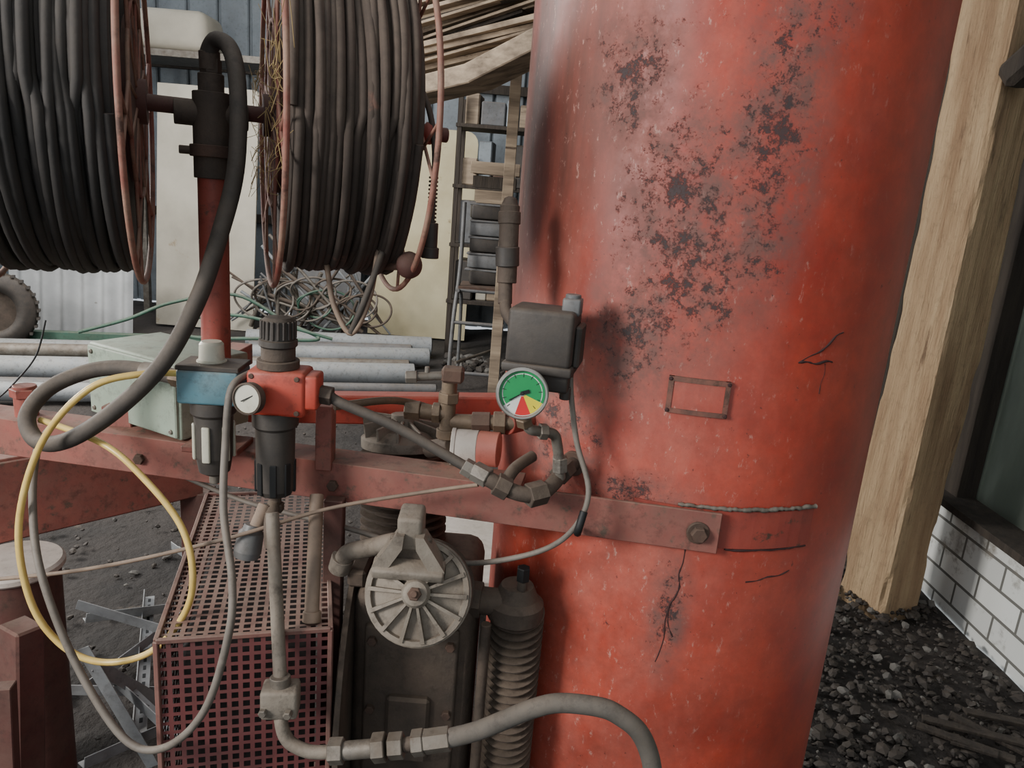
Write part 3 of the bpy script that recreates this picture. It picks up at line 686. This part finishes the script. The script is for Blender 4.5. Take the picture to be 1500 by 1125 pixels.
for sx_,sy_ in ((0,-1),(0,1),(-1,0),(1,0)):
    for k in range(3):
        z=1.436+.10*k;e=.12+.02*k
        if sx_==0: b.beam((-.25-e-.02,5.8+sy_*e,z),(-.25+e+.02,5.8+sy_*e,z),.015,.085,woodd if k==1 else plank)
        else: b.beam((-.25+sx_*e,5.8-e,z),(-.25+sx_*e,5.8+e,z),.015,.085,woodd if k==1 else plank)
b.box((-.25,5.8,1.392),(.26,.26,.015),plank);b.done()
random.seed(9)
b=B('pvc_pipe_stack')
def PP(x0,y0,x1,y1,z,r,m=None): 
    b.cyl((x0,y0,z),(x1,y1,z),r,m or pvc,24,ch=.004);b.cyl((x1-.001,y1,z),(x1+.003,y1,z),r*.86,black,20,ch=0)  # black end disc paints the shade of the open bore
PP(-2.3,6.20,-.75,6.50,.09,.085);PP(-2.2,5.98,-.90,6.3,.07,.065,gyp)
PP(-4.2,5.1,-.72,6.1,.08,.075);PP(-4.4,4.9,-.85,5.85,.05,.05,steel)
PP(-4.2,4.5,-.75,5.45,.085,.08);PP(-4.2,4.25,-.55,5.2,.045,.04,gyp);PP(-4.0,4.05,-1.3,4.75,.06,.06);PP(-3.8,4.68,-2.4,5.1,.19,.045,steel)
b.done()
b=B('green_steel_channel');b.beam((-4.3,5.62,.06),(-2.5,6.02,.06),.08,.12,grn);b.done()
b=B('tubular_steel_scrap')
for i in range(40):
    x=random.uniform(-2.45,-1.4);y=random.uniform(6.7,6.9);a=random.uniform(-1,1)
    b.cyl((x-.45*a,y,.05+random.random()*.2),(x+.45*a,y-.06,.2+random.uniform(.2,.8)),random.choice((.010,.014,.02)),random.choice((steel,dark,gyp,dark,pvc)),10)
for i in range(12):
    x=random.uniform(-2.4,-1.2);r=random.uniform(.15,.3);z=random.uniform(.3,.5)
    b.tube([(x+r*math.cos(a),6.7+.05*math.sin(a*2),max(.03,z+r*.7*math.sin(a))) for a in [2*math.pi*k/12 for k in range(12)]],.010,random.choice((gryt,dark,grn)),8,5,True)
b.done()
b=B('green_garden_hose');b.tube([(-3.3,5.45,.20),(-3.0,5.6,.3),(-2.75,5.8,.42),(-2.3,5.95,.5),(-1.9,6.0,.3),(-1.6,5.9,.2),(-2.0,5.75,.2),(-2.5,5.6,.2),(-2.6,5.65,.3),(-2.2,5.8,.36),(-1.5,5.95,.2)],.014,grn,8);b.done()
b=B('tyre')
tc=V((-3.98,5.5,.30));ta=V((.5,-.86,.1)).normalized()
b.lathe(tc-ta*.08,ta,[(0,.16),(.0,.22),(.02,.28),(.04,.30),(.12,.30),(.14,.28),(.16,.22),(.16,.16),(.0,.16)],blackp,40,soft=True,caps=False)
b.lathe(tc-ta*.03,ta,[(0,.16),(.05,.16),(.06,.05)],dark,30)
t_=ta.cross(UP).normalized();w_=ta.cross(t_)
for k in range(30):
    a=2*math.pi*k/30;d=t_*math.cos(a)+w_*math.sin(a);b.beam(tc+d*.3-ta*.07,tc+d*.3+ta*.07,.02,.02,blackp,0)
b.done()
# lower left
b=B('dark_drum_with_white_lid')
b.cyl((-1.06,1.46,0),(-1.06,1.46,.57),.088,reddark,40);b.cyl((-1.06,1.46,.57),(-1.06,1.46,.592),.098,white,40,ch=.006);b.done()
b=B('red_steel_upright');b.beam((-.86,1.12,0),(-.84,1.16,.64),.06,.05,reddark,.004);b.beam((-.78,.98,0),(-.80,1.05,.60),.03,.03,reddark);b.done()
b=B('slotted_angle_offcuts')
for p,q in (((-1.22,1.95,.12),(-.98,2.2,.04)),((-1.15,2.2,.06),(-.85,1.55,.09)),((-1.1,1.75,.05),(-.9,2.1,.15)),((-1.25,1.65,.10),(-.9,1.75,.05)),((-.93,1.5,.3),(-.85,1.7,.03)),((-1.25,2.6,.03),(-.8,2.2,.06)),((-.94,1.50,.35),(-.8,1.52,.02)),((-.93,1.6,.2),(-.72,1.5,.12)),((-1.2,1.9,.2),(-.75,1.95,.05)),((-1.1,2.3,.03),(-.8,2.5,.1)),((-.92,1.42,.10),(-.70,1.75,.05))):
    p=V(p);q=V(q);b.beam(p,q,.030,.003,scrapm,.0005);d=(q-p).normalized();sd=d.cross(UP).normalized();b.beam(p+sd*.015+UP*.015,q+sd*.015+UP*.015,.003,.03,scrapm,.0005)
    L=(q-p).length;k=.03
    while k<L-.03: b.box(p+d*k+UP*.002,(.018,.008,.0015),black,(0,0,math.degrees(math.atan2(d.y,d.x))),0);k+=.04  # black bars paint the dark of the open slots
b.done()
# ================= LIGHT
w=bpy.data.worlds.new('overcast_sky');bpy.context.scene.world=w;w.use_nodes=True
w.node_tree.nodes['Background'].inputs[0].default_value=(.86,.93,1,1);w.node_tree.nodes['Background'].inputs[1].default_value=.85
def area(n,loc,tgt,size,e,c=(1,1,1)):
    l=bpy.data.lights.new(n,'AREA');l.size=size;l.energy=e;l.color=c;o=bpy.data.objects.new(n,l);bpy.context.collection.objects.link(o);o.location=loc
    o.rotation_euler=(V(tgt)-V(loc)).to_track_quat('-Z','Y').to_euler()
area('doorway_daylight',(-2.3,-.7,2.1),(.2,1.1,1.2),.8,105,(1,.98,.95))
area('side_window_daylight',(-4.6,3.2,2.2),(1.4,2.6,1.0),1.2,240,(1,.98,.94))
area('back_area_fill',(-2.3,5.0,3.4),(-2.2,6.6,0),2.2,150,(.97,.98,1))  # added overhead fill lamp, offsets the ceiling darkening the back
# ================= CAMERA
p=rad(14.2);r=rad(4.67)
Fd=V((0,math.cos(p),-math.sin(p)));up0=V((0,math.sin(p),math.cos(p)));r0=V((1,0,0))
Rt=r0*math.cos(r)+up0*math.sin(r);U=-r0*math.sin(r)+up0*math.cos(r)
cd=bpy.data.cameras.new('camera');cd.sensor_width=36;cd.lens=1083/1500*36;cd.clip_start=.02
co=bpy.data.objects.new('camera',cd);bpy.context.collection.objects.link(co)
mw=Matrix((Rt,U,-Fd)).transposed().to_4x4();mw.translation=V((0,0,1.45));co.matrix_world=mw
bpy.context.scene.camera=co
